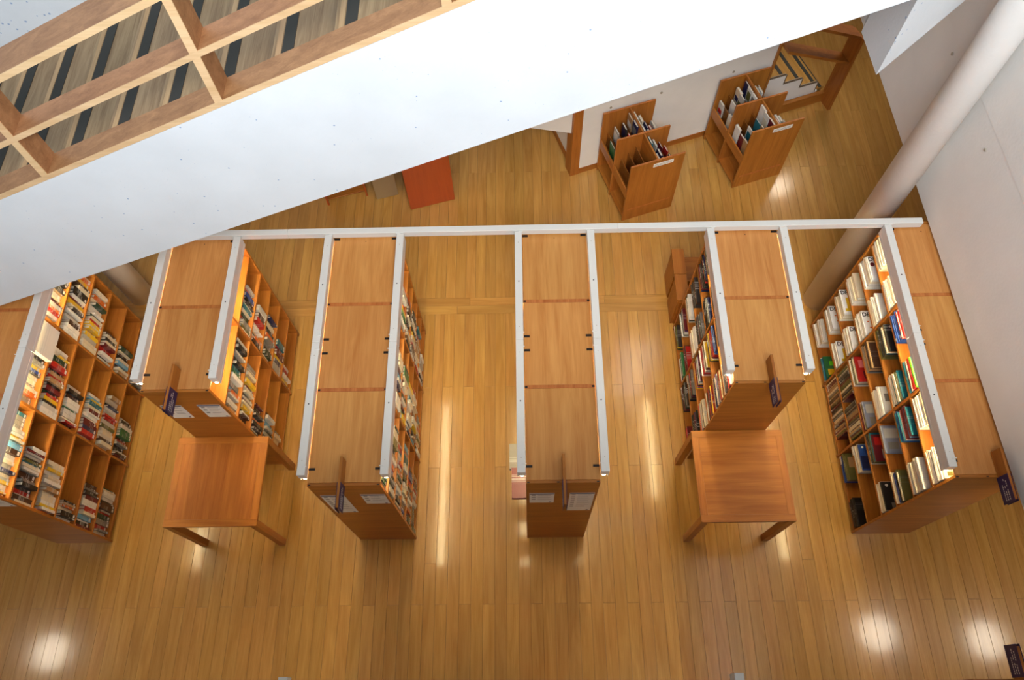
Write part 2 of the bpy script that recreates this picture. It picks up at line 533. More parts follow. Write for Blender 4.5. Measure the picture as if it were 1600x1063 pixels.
downlight(5.98, -0.84, 'round glowing downlight in the low ceiling far right')
downlight(4.47, 6.38, 'round glowing downlight in the low ceiling near the stair foot')
downlight(-6.08, -0.88, 'round glowing downlight in the low ceiling at far left')
def column(x, y, r, lab, h):
    t = structure(link('column', cyl_mesh(r, h, M['wall_plaster'], 48), None, (x, y, 0)), lab)
column(3.585, 2.735, 0.142, 'round white column at the far end of the right bookcase', 9.6)
column(-4.475, 2.95, 0.142, 'round white column behind the leftmost bookcase', 2.34)

# ------------------------------------------------------------------ lower stair, its wall and frame
ANG = math.radians(19.05)
A0 = Vector((0.873, 4.671, 0.0))
Dv = Vector((math.cos(ANG), math.sin(ANG), 0)); Nv = Vector((-math.sin(ANG), math.cos(ANG), 0))
def at_wall(o, keep=None):
    """o was built in wall coordinates (s, inward, z): move it to the wall."""
    c = o.location.copy()
    o.location = A0 + Dv * c.x + Nv * c.y + Vector((0, 0, c.z))
    o.rotation_euler = (0, 0, ANG)
    return o
lw = at_wall(prism('wall_lower_stair', [(0.0, 0.0), (2.49, 0.0), (2.49, 3.6), (0.0, 3.6)], 'y', 0.0, 0.045, M['wall_plaster']))
structure(lw, 'white wall behind the two leaflet stands')
for s in (0.35, 1.0, 1.95):
    o = link('wall_plug', cyl_mesh(0.016, 0.008, M['grey_metal'], 12), lw, (s - 1.245, -0.0225, 1.06 - 1.8), (math.pi / 2, 0, 0))
b1 = at_wall(box('baseboard_stair', (0.0, -0.014, 0.0), (2.49, -0.001, 0.09), M['cherry_x'], None, 0.002)); structure(b1, 'low wooden skirting under the white wall')
j1 = at_wall(box('trim_1', (-0.12, -0.02, 0.0), (-0.002, 0.15, 2.9), M['cherry_z'], None, 0.003)); structure(j1, 'reddish wooden jamb at the left end of the white wall')
# return wall and stair underside to the left of the jamb
rw3 = at_wall(box('wall_return', (-0.05, 0.16, 0.0), (0.07, 3.5, 3.6), M['wall_plaster'])); structure(rw3, 'white return wall in the dark passage')
b2 = at_wall(box('baseboard_return', (-0.066, 0.16, 0.0), (-0.051, 3.5, 0.09), M['cherry_y'])); structure(b2, 'wooden skirting of the dark passage')
sg = at_wall(prism('wall_stair_underside', [(-0.125, 0.78), (-2.6, 2.2), (-2.6, 3.4), (-0.125, 3.4)], 'y', 0.02, 1.3, M['wall_plaster'])); structure(sg, 'sloping white underside of the lower stair')
low = thing('lower_staircase', 'wooden stair flight with black nosing strips seen through the frame', 'staircase', A0 + Dv * 3.2, ANG)
RUN, RISE = 0.285, 0.163
tm = box_mesh(RUN + 0.02, 1.15, 0.03, M['cherry_y'], 0.002)
tm2 = box_mesh(RUN + 0.02, 1.24, 0.03, M['oak'], 0.002)
rm = box_mesh(0.02, 1.24, RISE - 0.031, M['oak'])
sm = box_mesh(0.045, 1.235, 0.006, M['anti_slip'])
for i in range(9):
    s = 3.66 - i * RUN if i else 3.55
    z = RISE * (i + 1)
    w = RUN if i else 3.55 - (3.66 - RUN)
    cx = s - RUN / 2 - 3.2
    link('tread', tm2, low, (cx + 0.01, 0.702, z - 0.015))
    link('riser', rm, low, (s - 0.012 - 3.2, 0.702, z - 0.03 - (RISE - 0.031) / 2))
    link('anti_slip_strip', sm, low, (s - 0.035 - 3.2, 0.702, z + 0.002))
# saw-toothed white string wall with dark edge
pts = [(3.45, 0.0)]
edge = []
for i in range(4):
    s = 3.66 - i * RUN if i else 3.45
    pts += [(s, RISE * i + (0.0 if i == 0 else 0)), (s, RISE * (i + 1))]
pts = [(3.45, 0.0), (3.45, RISE), (3.375, RISE), (3.375, 2 * RISE), (3.09, 2 * RISE), (3.09, 3 * RISE), (2.805, 3 * RISE), (2.805, 4 * RISE), (2.52, 4 * RISE), (2.52, 5 * RISE), (2.495, 5 * RISE), (2.495, 0.0)]
pts = [(s + 0.03, z) if 2.5 < s < 3.4 else (s, z) for s, z in pts]
ss = prism('string_wall', [(s - 3.2, z) for s, z in pts], 'y', 0.05, 0.078, M['wall_plaster'], low)
for i in range(1, 5):
    s = 3.66 - i * RUN + 0.03
    z = RISE * (i + 1)
    link('string_edge', box_mesh(0.014, 0.02, RISE, M['string_trim']), low, (s - 3.2 + 0.004, 0.058, z - RISE / 2 - 0.004))
    if i < 4:
        link('string_edge', box_mesh(RUN - 0.014, 0.02, 0.014, M['string_trim']), low, (s - RUN / 2 - 3.2, 0.058, z + 0.002))
fr = thing('open_balustrade', 'reddish wooden open balustrade frame at the foot of the lower stair', 'balustrade', A0 + Dv * 3.2, ANG)
def fpart(name, poly, y0, y1, mat):
    return prism(name, [(s - 3.2, z) for s, z in poly], 'y', y0, y1, mat, fr)
fpart('post', [(3.53, 0), (3.57, 0), (3.57, 1.19), (3.53, 1.21)], -0.2, 0.02, M['cherry_z'])
fpart('post', [(2.492, 0), (2.515, 0), (2.515, 1.75), (2.492, 1.76)], -0.03, 0.15, M['cherry_z'])
def sl(s, z0): return z0 - 0.503 * (s - 3.57)
fpart('middle_rail', [(2.515, sl(2.515, 0.76)), (3.53, sl(3.53, 0.76)), (3.53, sl(3.53, 0.80)), (2.515, sl(2.515, 0.80))], -0.17, 0.02, M['cherry_x'])
fpart('handrail', [(2.515, sl(2.515, 1.16)), (3.53, sl(3.53, 1.16)), (3.53, sl(3.53, 1.20)), (2.515, sl(2.515, 1.20))], -0.17, 0.02, M['cherry_x'])
fpart('bottom_rail', [(2.515, 0.0), (3.53, 0.0), (3.53, 0.16), (2.515, 0.16)], -0.025, 0.03, M['cherry_x'])

# ------------------------------------------------------------------ bookcases
H, W = 2.1, 0.5824
ROWZ = [0.085 + i * (H - 0.02 - 0.085) / 6 for i in range(7)]
def bookcase(label, x0, ys, single=False):
    """ys: module boundaries from near to far. Boards run through both sides."""
    x1 = x0 + W
    t = thing('bookcase', label, 'bookcase', (x0, ys[0], 0), 0, 'oak and cherry library bookcases')
    o = Vector((x0, ys[0], 0))
    T = 0.024
    def b(name, lo, hi, mat, bev=0.0015):
        return box(name, Vector(lo) - o, Vector(hi) - o, mat, t, bev)
    b('end_panel', (x0, ys[0], 0), (x1, ys[0] + T, H - 0.001), M['cherry_x'])
    b('end_panel', (x0, ys[-1] - T, 0), (x1, ys[-1], H - 0.001), M['cherry_x'])
    for y in ys[1:-1]:
        b('upright', (x0 + 0.001, y - T / 2, 0.0), (x1 - 0.001, y + T / 2, H - 0.004), M['cherry_z'])
        b('top_batten', (x0 + 0.003, y - 0.0155, H - 0.010), (x1 - 0.003, y + 0.0155, H - 0.0038), M['edge'], 0.001)
        for xx in (x0 + 0.003, x1 - 0.025):
            b('joint_plug', (xx, y - 0.010, H - 0.0035), (xx + 0.022, y + 0.006, H - 0.0015), M['black'], 0)
    for xx in (x0 + 0.008, x0 + W * 0.5 - 0.05, x1 - 0.030):
        b('joint_plug', (xx, ys[0] + 0.004, H - 0.001), (xx + 0.02, ys[0] + 0.013, H + 0.0006), M['black'], 0)
    for i, (a, c) in enumerate(zip(ys[:-1], ys[1:])):
        ya = a + (T if i == 0 else T / 2); yb = c - (T if i == len(ys) - 2 else T / 2)
        b('top_panel', (x0 + 0.002, ya + 0.004, H - 0.022), (x1 - 0.002, yb - 0.004, H - 0.006), M['top_veneer'])
        if i == len(ys) - 2:
            for q in (0.035, 0.085):
                b('screw_hole', (x0 + W / 2 - 0.004, yb - q, H - 0.0058), (x0 + W / 2 + 0.004, yb - q + 0.008, H - 0.0052), M['black'], 0)
        b('plinth', (x0 + 0.03, ya, 0.0), (x1 - 0.03, yb, ROWZ[0] - 0.024), M['cherry_y'], 0)
        for r in range(6):
            b('shelf_board', (x0 + 0.002, ya, ROWZ[r] - 0.024), (x1 - 0.002, yb, ROWZ[r]), M['cherry_y'])
        b('center_panel', (x0 + W / 2 - 0.008, ya, ROWZ[0]), (x0 + W / 2 + 0.008, yb, H - 0.024), M['cherry_z'], 0)
    return t
L_, YA, YF = 0.816, 1.6257, 2.385
X0, X1, X2, X3, X4, X5 = -4.1736 - W, -3.0773, -1.5885, 0.1346, 1.8686, 3.4577
LONG = [0.0, L_, YA, YF]; SHORT = [L_, YA, YF]
CASE = {
    0: ('tall bookcase at the left edge, filled with books on its aisle side', X0, LONG),
    1: ('shorter bookcase with a square table at its end, left of the middle', X1, SHORT),
    2: ('long bookcase second of the three between the two tables, books on its right', X2, LONG),
    3: ('long middle bookcase seen almost straight from above', X3, LONG),
    4: ('shorter bookcase with a square table at its end, right of the middle', X4, SHORT),
    5: ('long bookcase of white magazines against the right wall', X5, LONG),
}
CASE[2] = ('long bookcase between the left table and the middle bookcase', X2, LONG)
for i, (lab, x, ys) in CASE.items():
    bookcase(lab, x, ys)
ROW2 = [-2.22, -1.42]
for i, x in ((2, -1.54), (3, -0.02), (4, 1.62), (5, 3.2)):
    bookcase(['', '', 'bookcase under the lower picture edge, left of centre', 'bookcase under the lower picture edge, at the centre',
              'bookcase under the lower picture edge, right of centre', 'bookcase under the lower right picture corner'][i], x, ROW2)

# ------------------------------------------------------------------ light rails along the bookcase tops
RZ0, RZ1 = 2.080, 2.178
def light_rail(label, xin, side, y0, y1, seam, brackets, shelf_edge):
    """xin: edge next to the bookcase, side: +1 stands to its right."""
    wd_ = 0.066
    xa, xb = (xin, xin + wd_) if side > 0 else (xin - wd_, xin)
    t = thing('light_rail', label, 'light', (xa, y0, RZ0), 0, 'white light rails on the bookcases')
    o = Vector((xa, y0, RZ0))
    cuts = [y0] + ([seam] if seam else []) + [y1]
    for a, b in zip(cuts[:-1], cuts[1:]):
        h = box('housing', Vector((xa, a + 0.001, RZ0)) - o, Vector((xb, b - 0.001, RZ1)) - o, M['white_metal'], t, 0.003)
        link('screw', cyl_mesh(0.006, 0.002, M['black'], 10), t, Vector(((xa + xb) / 2, (a + b) / 2 + 0.02, RZ1)) - o)
        for yy in (a + 0.12, b - 0.12):
            link('screw', cyl_mesh(0.0035, 0.002, M['grey_metal'], 8), t, Vector(((xa + xb) / 2, yy, RZ1)) - o)
        xs = xb if side > 0 else xa          # outer reflector flange hanging below the housing
        box('reflector', Vector((xs - 0.008 if side > 0 else xs, a + 0.004, RZ0 - 0.036)) - o, Vector((xs if side > 0 else xs + 0.008, b - 0.004, RZ0 - 0.0005)) - o, M['white_metal'], t, 0.002)
        tu = link('tube', cyl_mesh(0.013, b - a - 0.03, M['tube'], 10), t, Vector(((xa + xb) / 2 - side * 0.004, a + 0.006, RZ0 - 0.022)) - o, (-math.pi / 2, 0, 0))
        for yy in (a + 0.006, b - 0.026):
            box('tube_holder', Vector((xa + 0.012, yy + (0.012 if yy == a + 0.006 else 0), RZ0 - 0.04)) - o, Vector((xb - 0.012, yy + (0.02 if yy == a + 0.006 else 0.01), RZ0 - 0.0005)) - o, M['white_metal'], t)
    for yy in brackets:
        cx = (xa + xb) / 2
        ex = shelf_edge
        lo, hi = min(cx - side * 0.004, ex - side * 0.006), max(cx - side * 0.004, ex - side * 0.006)
        box('clip', Vector((lo, yy - 0.004, RZ1 - 0.001)) - o, Vector((hi, yy + 0.004, RZ1 + 0.004)) - o, M['white_metal'], t, 0.001)
        lo, hi = sorted((ex - side * 0.002, ex - side * 0.052))
        box('bracket_plate', Vector((lo, yy - 0.009, H - 0.006)) - o, Vector((hi, yy + 0.009, H + 0.002)) - o, M['black'], t)
    return t
BR = [0.137, 1.150, 1.282, 2.304]
WHO = {0: 'the leftmost bookcase', 1: 'the short left bookcase', 2: 'the long bookcase left of centre', 3: 'the middle bookcase', 4: 'the short right bookcase', 5: 'the magazine bookcase'}
G = 0.0025
for i in range(6):
    x = CASE[i][1]
    y0, br, seam = (0.066, BR, 1.217) if i not in (1, 4) else (0.905, [0.975, 2.304], None)
    if i != 5:
        light_rail('white light rail along the right top edge of ' + WHO[i], x + W + G, 1, y0, 2.306, seam, br, x + W)
    if i != 0:
        light_rail('white light rail along the left top edge of ' + WHO[i], x - G, -1, y0, 2.306, seam, br, x)
light_rail('white rail end poking into the lower picture edge left of centre', -1.546, -1, -2.2, -1.37, None, [-1.5], -1.54)
light_rail('white rail end poking into the lower picture edge right of centre', 1.614, -1, -2.2, -1.37, None, [-1.5], 1.62)
cd = thing('cable_duct', 'long white duct crossing the far ends of all bookcases', 'duct', (-5.0, 2.34, RZ0))
for a, b in zip((-5.0, -2.0, 1.0), (-2.0, 1.0, 3.74)):
    box('duct_section', (a + 5.0 + 0.0005, -0.030, 0.035), (b + 5.0 - 0.0005, 0.030, 0.105), M['white_metal'], cd, 0.003)

# ------------------------------------------------------------------ signs and notices
def sign(label, xc, yf, flip=1, plates=(1, -1)):
    t = thing('shelf_sign', label, 'sign', (xc, yf, H + 0.0), 0, 'navy shelf signs on wooden blades')
    box('blade', (-0.011, -0.20 * flip if flip > 0 else 0.0 - 0.2, 0.002), (0.011, 0.20, 0.13), M['cherry_y'], t, 0.002) if flip > 0 else box('blade', (-0.011, -0.2, 0.002), (0.011, 0.20, 0.13), M['cherry_y'], t, 0.002)
    for s in plates:
        ya, yb = (-0.215, -0.005) if flip > 0 else (0.005, 0.215)
        lo, hi = sorted((s * 0.0115, s * 0.0145))
        pl = box('sign_plate', (lo, ya, -0.012), (hi, yb, 0.132), M['navy'], t)
        sx = s * 0.0016
        for zz, l0, l1 in ((0.026, 0.10, 0.82), (0.0, 0.10, 0.9), (-0.026, 0.10, 0.7)):
            lo2, hi2 = sorted((s * 0.0013, s * 0.0018))
            n = 9
            for q in range(n):
                if RND.random() < 0.2 and q > 2:
                    continue
                yy0 = -0.105 + 0.21 * (l0 + (l1 - l0) * q / n); yy1 = yy0 + 0.21 * (l1 - l0) / n * 0.7
                box('lettering', (lo2, yy0, zz - 0.004), (hi2, yy1, zz + 0.004), M['paper'], pl)
    return t
sign('navy sign on the wooden blade of the short left bookcase', X1 + 0.30, L_)
sign('navy sign on the wooden blade of the long bookcase left of centre', X2 + 0.287, 0)
sign('navy sign on the wooden blade of the middle bookcase', X3 + 0.294, 0)
sign('navy sign on the wooden blade of the short right bookcase', X4 + 0.295, L_)
sign('navy sign on the wooden blade of the magazine bookcase', X5 + 0.335, 0)
sign('navy sign in the lower right corner of the picture', 3.50, -1.42, -1)

def notice(label, x0, x1, z1, z0, y):
    t = thing('notice_sheet', label, 'notice', ((x0 + x1) / 2, y - 0.0012, z0), 0, 'white notices on the bookcase ends')
    w, h = x1 - x0, z1 - z0
    box('sheet', (-w / 2, -0.0008, 0), (w / 2, 0.0008, h), M['paper'], t)
    box('header_bar', (-w / 2 + 0.002, -0.0013, h - 0.028), (w / 2 - 0.002, -0.0009, h - 0.006), M['navy_ink'], t)
    n = 3 if h < 0.4 else 7
    for i in range(n):
        zz = h - 0.07 - i * 0.065
        if zz < 0.05:
            break
        box('text_line', (-w / 2 + 0.018, -0.0013, zz), (-w / 2 + 0.05, -0.0009, zz + 0.03), M['ink'], t)
        for q in range(2):
            box('text_line', (-w / 2 + 0.07, -0.0013, zz + 0.018 - 0.018 * q), (w / 2 - 0.02 - 0.04 * RND.random(), -0.0009, zz + 0.024 - 0.018 * q), M['ink'], t)
    box('corner_mark', (w / 2 - 0.04, -0.0013, 0.012), (w / 2 - 0.02, -0.0009, 0.03), M['navy_ink'], t)
notice('small white notice on the left of the middle bookcase end', 0.161, 0.366, 1.796, 1.487, 0)
notice('long white notice on the right of the middle bookcase end', 0.491, 0.697, 1.793, 1.192, 0)
notice('long white notice under the sign of the bookcase left of centre', -1.554, -1.356, 1.812, 1.222, 0)
notice('small white notice right of the sign on the bookcase left of centre', -1.222, -1.023, 1.828, 1.526, 0)
notice('small white notice behind the sign of the short left bookcase', -3.045, -2.863, 1.794, 1.487, L_)
notice('small white notice right of the sign on the short left bookcase', -2.722, -2.523, 1.797, 1.499, L_)
notice('white notice on the end of the leftmost bookcase', -4.52, -4.20, 1.905, 1.589, 0)

# ------------------------------------------------------------------ two square tables
def table(label, x0, x1, y0, y1, h, grain):
    t = thing('reading_table', label, 'table', ((x0 + x1) / 2, (y0 + y1) / 2, 0), 0, 'square tables at the bookcase ends')
    a, b = (x1 - x0) / 2, (y1 - y0) / 2
    e = 0.066
    th = 0.03
    box('top_panel', (-a + e + 0.0005, -b + e + 0.0005, h - th + 0.003), (a - e - 0.0005, b - e - 0.0005, h - 0.0008), M['cherry_' + grain], t)
    box('border_board', (-a, -b, h - th), (a, -b + e, h), M['cherry_x'], t, 0.0015)
    box('border_board', (-a, b - e, h - th), (a, b, h), M['cherry_x'], t, 0.0015)
    box('border_board', (-a, -b + e, h - th), (-a + e, b - e, h), M['cherry_y'], t, 0.0015)
    box('border_board', (a - e, -b + e, h - th), (a, b - e, h), M['cherry_y'], t, 0.0015)
    lg = 0.066
    for sx in (-1, 1):
        for sy in (-1, 1):
            cx, cy = sx * (a - lg / 2 - 0.001), sy * (b - lg / 2 - 0.001)
            box('leg', (cx - lg / 2, cy - lg / 2, 0), (cx + lg / 2, cy + lg / 2, h - th - 0.0005), M['cherry_z'], t, 0.002)
    for sy in (-1, 1):
        y = sy * (b - 0.045)
        box('apron', (-a + lg + 0.002, y - 0.011, h - th - 0.05), (a - lg - 0.002, y + 0.011, h - th - 0.0005), M['cherry_x'], t)
    for sx in (-1, 1):
        x = sx * (a - 0.045)
        box('apron', (x - 0.011, -b + lg + 0.002, h - th - 0.05), (x + 0.011, b - lg - 0.002, h - th - 0.0005), M['cherry_y'], t)
table('square wooden table at the end of the short left bookcase', -3.230, -2.358, -0.052, 0.814, 0.94, 'y')
table('square wooden table at the end of the short right bookcase', 1.732, 2.596, -0.066, 0.812, 0.93, 'x')

# ------------------------------------------------------------------ books and magazines
UV = [(0, -.5), (0, .5), (-1, .5), (-1, .41), (-.03, .41), (-.03, -.41), (-1, -.41), (-1, -.5)]
def book_geom():
    v = []; f = []; mi = []
    for z in (0, 1):
        v += [(x, y, z) for x, y in UV]
    for i in range(8):
        j = (i + 1) % 8
        f.append((i, j, 8 + j, 8 + i)); mi.append(0)
    for quad in ((0, 1, 4, 5), (1, 2, 3, 4), (0, 5, 6, 7)):
        f.append(tuple(8 + q for q in quad)); mi.append(0)
        f.append(tuple(reversed(quad))); mi.append(0)
    b = len(v)
    for z in (0.01, 0.975):
        v += [(-.98, -.405, z), (-.031, -.405, z), (-.031, .405, z), (-.98, .405, z)]
    f += [(b + 4, b + 5, b + 6, b + 7), (b, b + 3, b + 7, b + 4)]; mi += [1, 1]
    b = len(v)                                     # call-number sticker, a hair proud of the spine
    v += [(.004, -.40, .06), (.004, .40, .06), (.004, .40, .17), (.004, -.40, .17)]
    f.append((b, b + 1, b + 2, b + 3)); mi.append(2)
    return v, f, mi
BV, BF, BM_ = book_geom()
BOOK_ME = mesh_from(BV, BF, [M['cover'], M['pages'], M['paper']], BM_)
BOOK_PLAIN = mesh_from(BV[:-4], BF[:-1], [M['cover'], M['pages']], BM_[:-1])
MAG_ME = mesh_from(BV[:-4], BF[:-1], [M['cover_soft'], M['pages']], BM_[:-1])
PAL = {
    'white': (232, 228, 220), 'cream': (224, 210, 182), 'pale grey': (190, 186, 178), 'grey': (130, 126, 120), 'black': (28, 26, 26),
    'charcoal': (58, 54, 52), 'dark brown': (72, 46, 32), 'tan': (176, 140, 98), 'red': (178, 34, 30), 'maroon': (104, 26, 34),
    'orange': (214, 104, 34), 'yellow': (232, 190, 40), 'olive': (104, 100, 52), 'green': (44, 108, 62), 'dark green': (30, 60, 44),
    'teal': (28, 104, 118), 'slate': (132, 138, 158), 'sky blue': (112, 170, 206), 'blue': (40, 76, 152), 'navy': (32, 38, 78), 'pink': (214, 120, 124), 'purple': (96, 52, 112), 'lime green': (110, 226, 40),
}
MIX = {
    'general': ['white'] * 7 + ['cream'] * 7 + ['pale grey'] * 4 + ['grey'] * 3 + ['black'] * 4 + ['charcoal'] * 3 + ['dark brown'] * 3 + ['tan'] * 2 + ['red'] * 3 + ['maroon'] * 2 + ['orange', 'orange', 'yellow', 'yellow', 'olive', 'green', 'dark green', 'teal', 'sky blue', 'blue', 'navy'],
    'dark': ['black'] * 7 + ['charcoal'] * 6 + ['grey'] * 2 + ['maroon'] * 2 + ['dark brown'] * 2 + ['navy', 'dark green', 'red'],
    'art': ['white'] * 4 + ['cream'] * 2 + ['red'] * 3 + ['maroon', 'blue', 'navy', 'purple', 'grey', 'charcoal', 'tan', 'olive', 'dark green', 'yellow', 'black', 'black'],
    'whites': ['white'] * 8 + ['cream'] * 4 + ['pale grey'],
    'brown': ['dark brown', 'tan', 'tan', 'charcoal', 'cream', 'grey', 'maroon', 'olive'],
    'cream': ['cream'] * 3 + ['tan', 'white', 'pale grey'],
    'colour': ['sky blue', 'yellow', 'lime green', 'blue', 'maroon', 'pink', 'white', 'red', 'teal', 'cream'],
    'grey': ['pale grey', 'grey', 'white', 'cream', 'olive', 'teal', 'maroon'],
    'pattern': ['teal', 'tan', 'charcoal', 'cream', 'blue', 'black', 'olive'],
}
ROWN = ['lowest', 'second lowest', 'third lowest', 'third highest', 'second highest', 'top']
ORD = ['first', 'second', 'third', 'fourth', 'fifth', 'sixth', 'seventh', 'eighth', 'ninth', 'tenth', 'eleventh', 'twelfth', 'thirteenth', 'fourteenth', 'fifteenth', 'sixteenth', 'seventeenth', 'eighteenth', 'nineteenth', 'twentieth']
def ordn(i): return ORD[i] if i < len(ORD) else '%dth' % (i + 1)
SPEC = []     # every standing volume: dict
def cell(case, dirn, mod, row, kind, mix, fill=None, start=0.0, stop=None, trange=(0.014, 0.045), hrange=(0.18, 0.27), drange=(0.12, 0.2), recess=(0.0, 0.06), sticker=0.6, side=''):
    x = CASE[case][1]; ys = CASE[case][2]
    a, c = ys[mod], ys[mod + 1]
    ya = a + (0.026 if mod == 0 else 0.014); yb = c - (0.026 if mod == len(ys) - 2 else 0.014)
    xf = x + W if dirn > 0 else x
    span = yb - ya
    p = start * span
    end = (stop if stop is not None else fill) * span
    i = 0
    base_h = RND.uniform(*hrange)
    colr = None
    items = []
    while True:
        t = RND.uniform(*trange)
        if p + t > end:
            break
        if colr is None or RND.random() > 0.14:
            colr = RND.choice(MIX[mix]); hh = min(RND.uniform(*hrange), 0.296)
            if RND.random() < 0.2: hh = base_h
            dd = RND.uniform(*drange); rr = RND.uniform(*recess)
        yc = ya + p + t / 2 if dirn > 0 else yb - p - t / 2
        s = dict(kind=kind, case=case, dirn=dirn, mod=mod, row=row, x=xf - dirn * rr, y=yc, z=ROWZ[row] + 0.0008, t=t - 0.0014, h=hh, d=min(dd, W / 2 - 0.012 - rr),
                 col=colr, i=i, lean=0.0, stick=RND.random() < sticker, side=side, nb=len(ys) - 1, start=start)
        items.append(s); SPEC.append(s)
        p += t; i += 1
    if items and start == 0 and p < span * 0.85 and items[-1]['t'] < 0.05:      # the last one leans a little
        pass
    return items
def rows(case, dirn, mod, kind, fills, mixes, **kw):
    """fills from the top row downwards"""
    for k, fl in enumerate(fills):
        if fl > 0:
            mx = mixes if isinstance(mixes, str) else mixes[k]
            cell(case, dirn, mod, 5 - k, kind, mx, fill=fl, **kw)
rows(0, 1, 0, 'book', [0.97, 0.66, 0.6, 0.26, 0.6, 0.62], 'general')
rows(0, 1, 1, 'book', [0.95, 0.85, 0.55, 0.62, 0.78, 0.6], 'general')
rows(0, 1, 2, 'book', [0.9, 0.96, 0.92, 0.5, 0.5, 0.35], 'general')
rows(1, 1, 0, 'book', [0.0, 0.9, 0.78, 0.42, 0.5, 0.35], 'general')
rows(1, 1, 1, 'book', [0.0, 0.68, 0.66, 0.72, 0.55, 0.36], 'general')
rows(2, 1, 0, 'book', [0.7, 0.86, 0.8, 0.9, 0.8, 0.75], 'general', recess=(0.0, 0.03), drange=(0.15, 0.23))
rows(2, 1, 1, 'book', [0.6, 0.8, 0.75, 0.7, 0.8, 0.6], 'general', recess=(-0.01, 0.03), drange=(0.15, 0.23))
rows(2, 1, 2, 'book', [0.3, 0.7, 0.78, 0.8, 0.7, 0.55], 'general', recess=(-0.01, 0.03), drange=(0.15, 0.23))
rows(3, 1, 0, 'book', [0.5, 0.6], 'general', drange=(0.15, 0.2))
rows(3, -1, 0, 'book', [0.0, 0.0, 0.0], 'general', drange=(0.15, 0.2))
rows(3, -1, 1, 'book', [0.6, 0.6, 0.5], 'general', drange=(0.15, 0.2))
COV = []   # (spec, style)
def pile(case, mod, row, side, height, kind, mix, style=None, length=0.285, depth=0.20, tr=(0.012, 0.024)):
    """Large volumes lying flat on each other, spines towards the aisle; side 'far' or 'near' in the bay."""
    x = CASE[case][1]; ys = CASE[case][2]
    ya = ys[mod] + (0.026 if mod == 0 else 0.014); yb = ys[mod + 1] - (0.026 if mod == len(ys) - 2 else 0.014)
    foot = yb - 0.012 - length if side == 'far' else ya + 0.012
    z = ROWZ[row] + 0.0008; i = 0; s = None; colr = None
    while z < ROWZ[row] + height:
        t = RND.uniform(*tr)
        if colr is None or RND.random() > 0.2:
            colr = RND.choice(MIX[mix]); ln = length - RND.uniform(0, 0.03); dd = depth - RND.uniform(0, 0.02)
        s = dict(kind=kind, case=case, dirn=-1, mod=mod, row=row, x=x + RND.uniform(-0.004, 0.012), y=foot + RND.uniform(0, 0.008), z=z + t / 2, t=t - 0.0012, h=ln, d=dd,
                 col=colr, i=i, stick=False, side=side + ' pile', nb=len(ys) - 1, flat=True, twist=RND.uniform(-0.012, 0.012))
        SPEC.append(s)
        z += t; i += 1
    if style and s:
        COV.append((s, style))
FARM, MID, NEAR = 2, 1, 0
for row, hA, hB, mA, mB, sA, sB in (
        (5, 0.20, 0.22, 'whites', 'whites', None, None), (4, 0.17, 0.16, 'whites', 'whites', 'DE_red', None), (3, 0.16, 0.15, 'whites', 'whites', None, 'DE_rust'),
        (2, 0.17, 0.16, 'whites', 'whites', 'DE_yellow', 'DE_plain'), (1, 0.17, 0.15, 'whites', 'whites', 'DE_rust', 'DE_yellow'), (0, 0.20, 0.06, 'whites', 'colour', None, 'green')):
    pile(5, FARM, row, 'far', hA, 'magazine', mA, sA); pile(5, FARM, row, 'near', hB, 'magazine', mB, sB)
for row, hA, hB, mA, mB, sA, sB in (
        (5, 0.18, 0.20, 'colour', 'colour', None, 'orange'), (4, 0.19, 0.21, 'pattern', 'grey', 'black', None), (3, 0.15, 0.17, 'brown', 'whites', None, 'navy'), (2, 0.12, 0.10, 'grey', 'grey', 'red', 'slate')):
    pile(5, MID, row, 'far', hA, 'magazine', mA, sA); pile(5, MID, row, 'near', hB, 'magazine', mB, sB)
for row, hA, hB, mA, mB, sA, sB in (
        (5, 0.20, 0.18, 'whites', 'whites', None, 'leaf'), (4, 0.21, 0.18, 'colour', 'cream', None, None), (3, 0.02, 0.14, 'grey', 'pattern', 'slate', None), (2, 0.12, 0.10, 'pattern', 'cream', 'maroon', 'photo'),
        (1, 0.13, 0, 'cream', None, 'sky', None), (0, 0.12, 0.11, 'pattern', 'dark', 'leafgrey', None)):
    pile(5, NEAR, row, 'far', hA, 'magazine', mA, sA)
    if mB: pile(5, NEAR, row, 'near', hB, 'magazine', mB, sB)
brown = dict(trange=(0.012, 0.022), hrange=(0.25, 0.285), drange=(0.2, 0.22), recess=(0.004, 0.02), sticker=0.0)
cell(5, -1, MID, 1, 'magazine', 'brown', start=0.02, stop=0.45, side='far row', **brown)
cell(5, -1, MID, 1, 'magazine', 'brown', start=0.52, stop=0.98, side='near row', **brown)
cell(5, -1, MID, 0, 'magazine', 'brown', start=0.02, stop=0.82, side='only row', **brown)
for row, hA, hB, mA, mB in ((5, 0.22, 0.14, 'dark', 'dark'), (4, 0.24, 0.17, 'dark', 'dark'), (3, 0.13, 0.18, 'dark', 'dark'), (2, 0.16, 0.22, 'art', 'whites'), (1, 0.18, 0.05, 'art', 'art'), (0, 0.10, 0.18, 'art', 'art')):
    pile(4, 1, row, 'far', hA, 'art_book', mA, depth=0.24); pile(4, 1, row, 'near', hB, 'art_book', mB, depth=0.24)
for row, hA, hB, mA, mB in ((5, 0.2, 0.25, 'dark', 'art'), (4, 0.22, 0.25, 'art', 'art'), (3, 0.22, 0.24, 'art', 'art'), (2, 0.22, 0.2, 'art', 'general'), (1, 0.18, 0.22, 'dark', 'dark'), (0, 0.22, 0.08, 'dark', 'dark')):
    pile(4, 0, row, 'far', hA, 'art_book', mA, depth=0.24); pile(4, 0, row, 'near', hB, 'art_book', mB, depth=0.24)
BAY = {2: ['near bay', 'far bay'], 3: ['near bay', 'middle bay', 'far bay']}
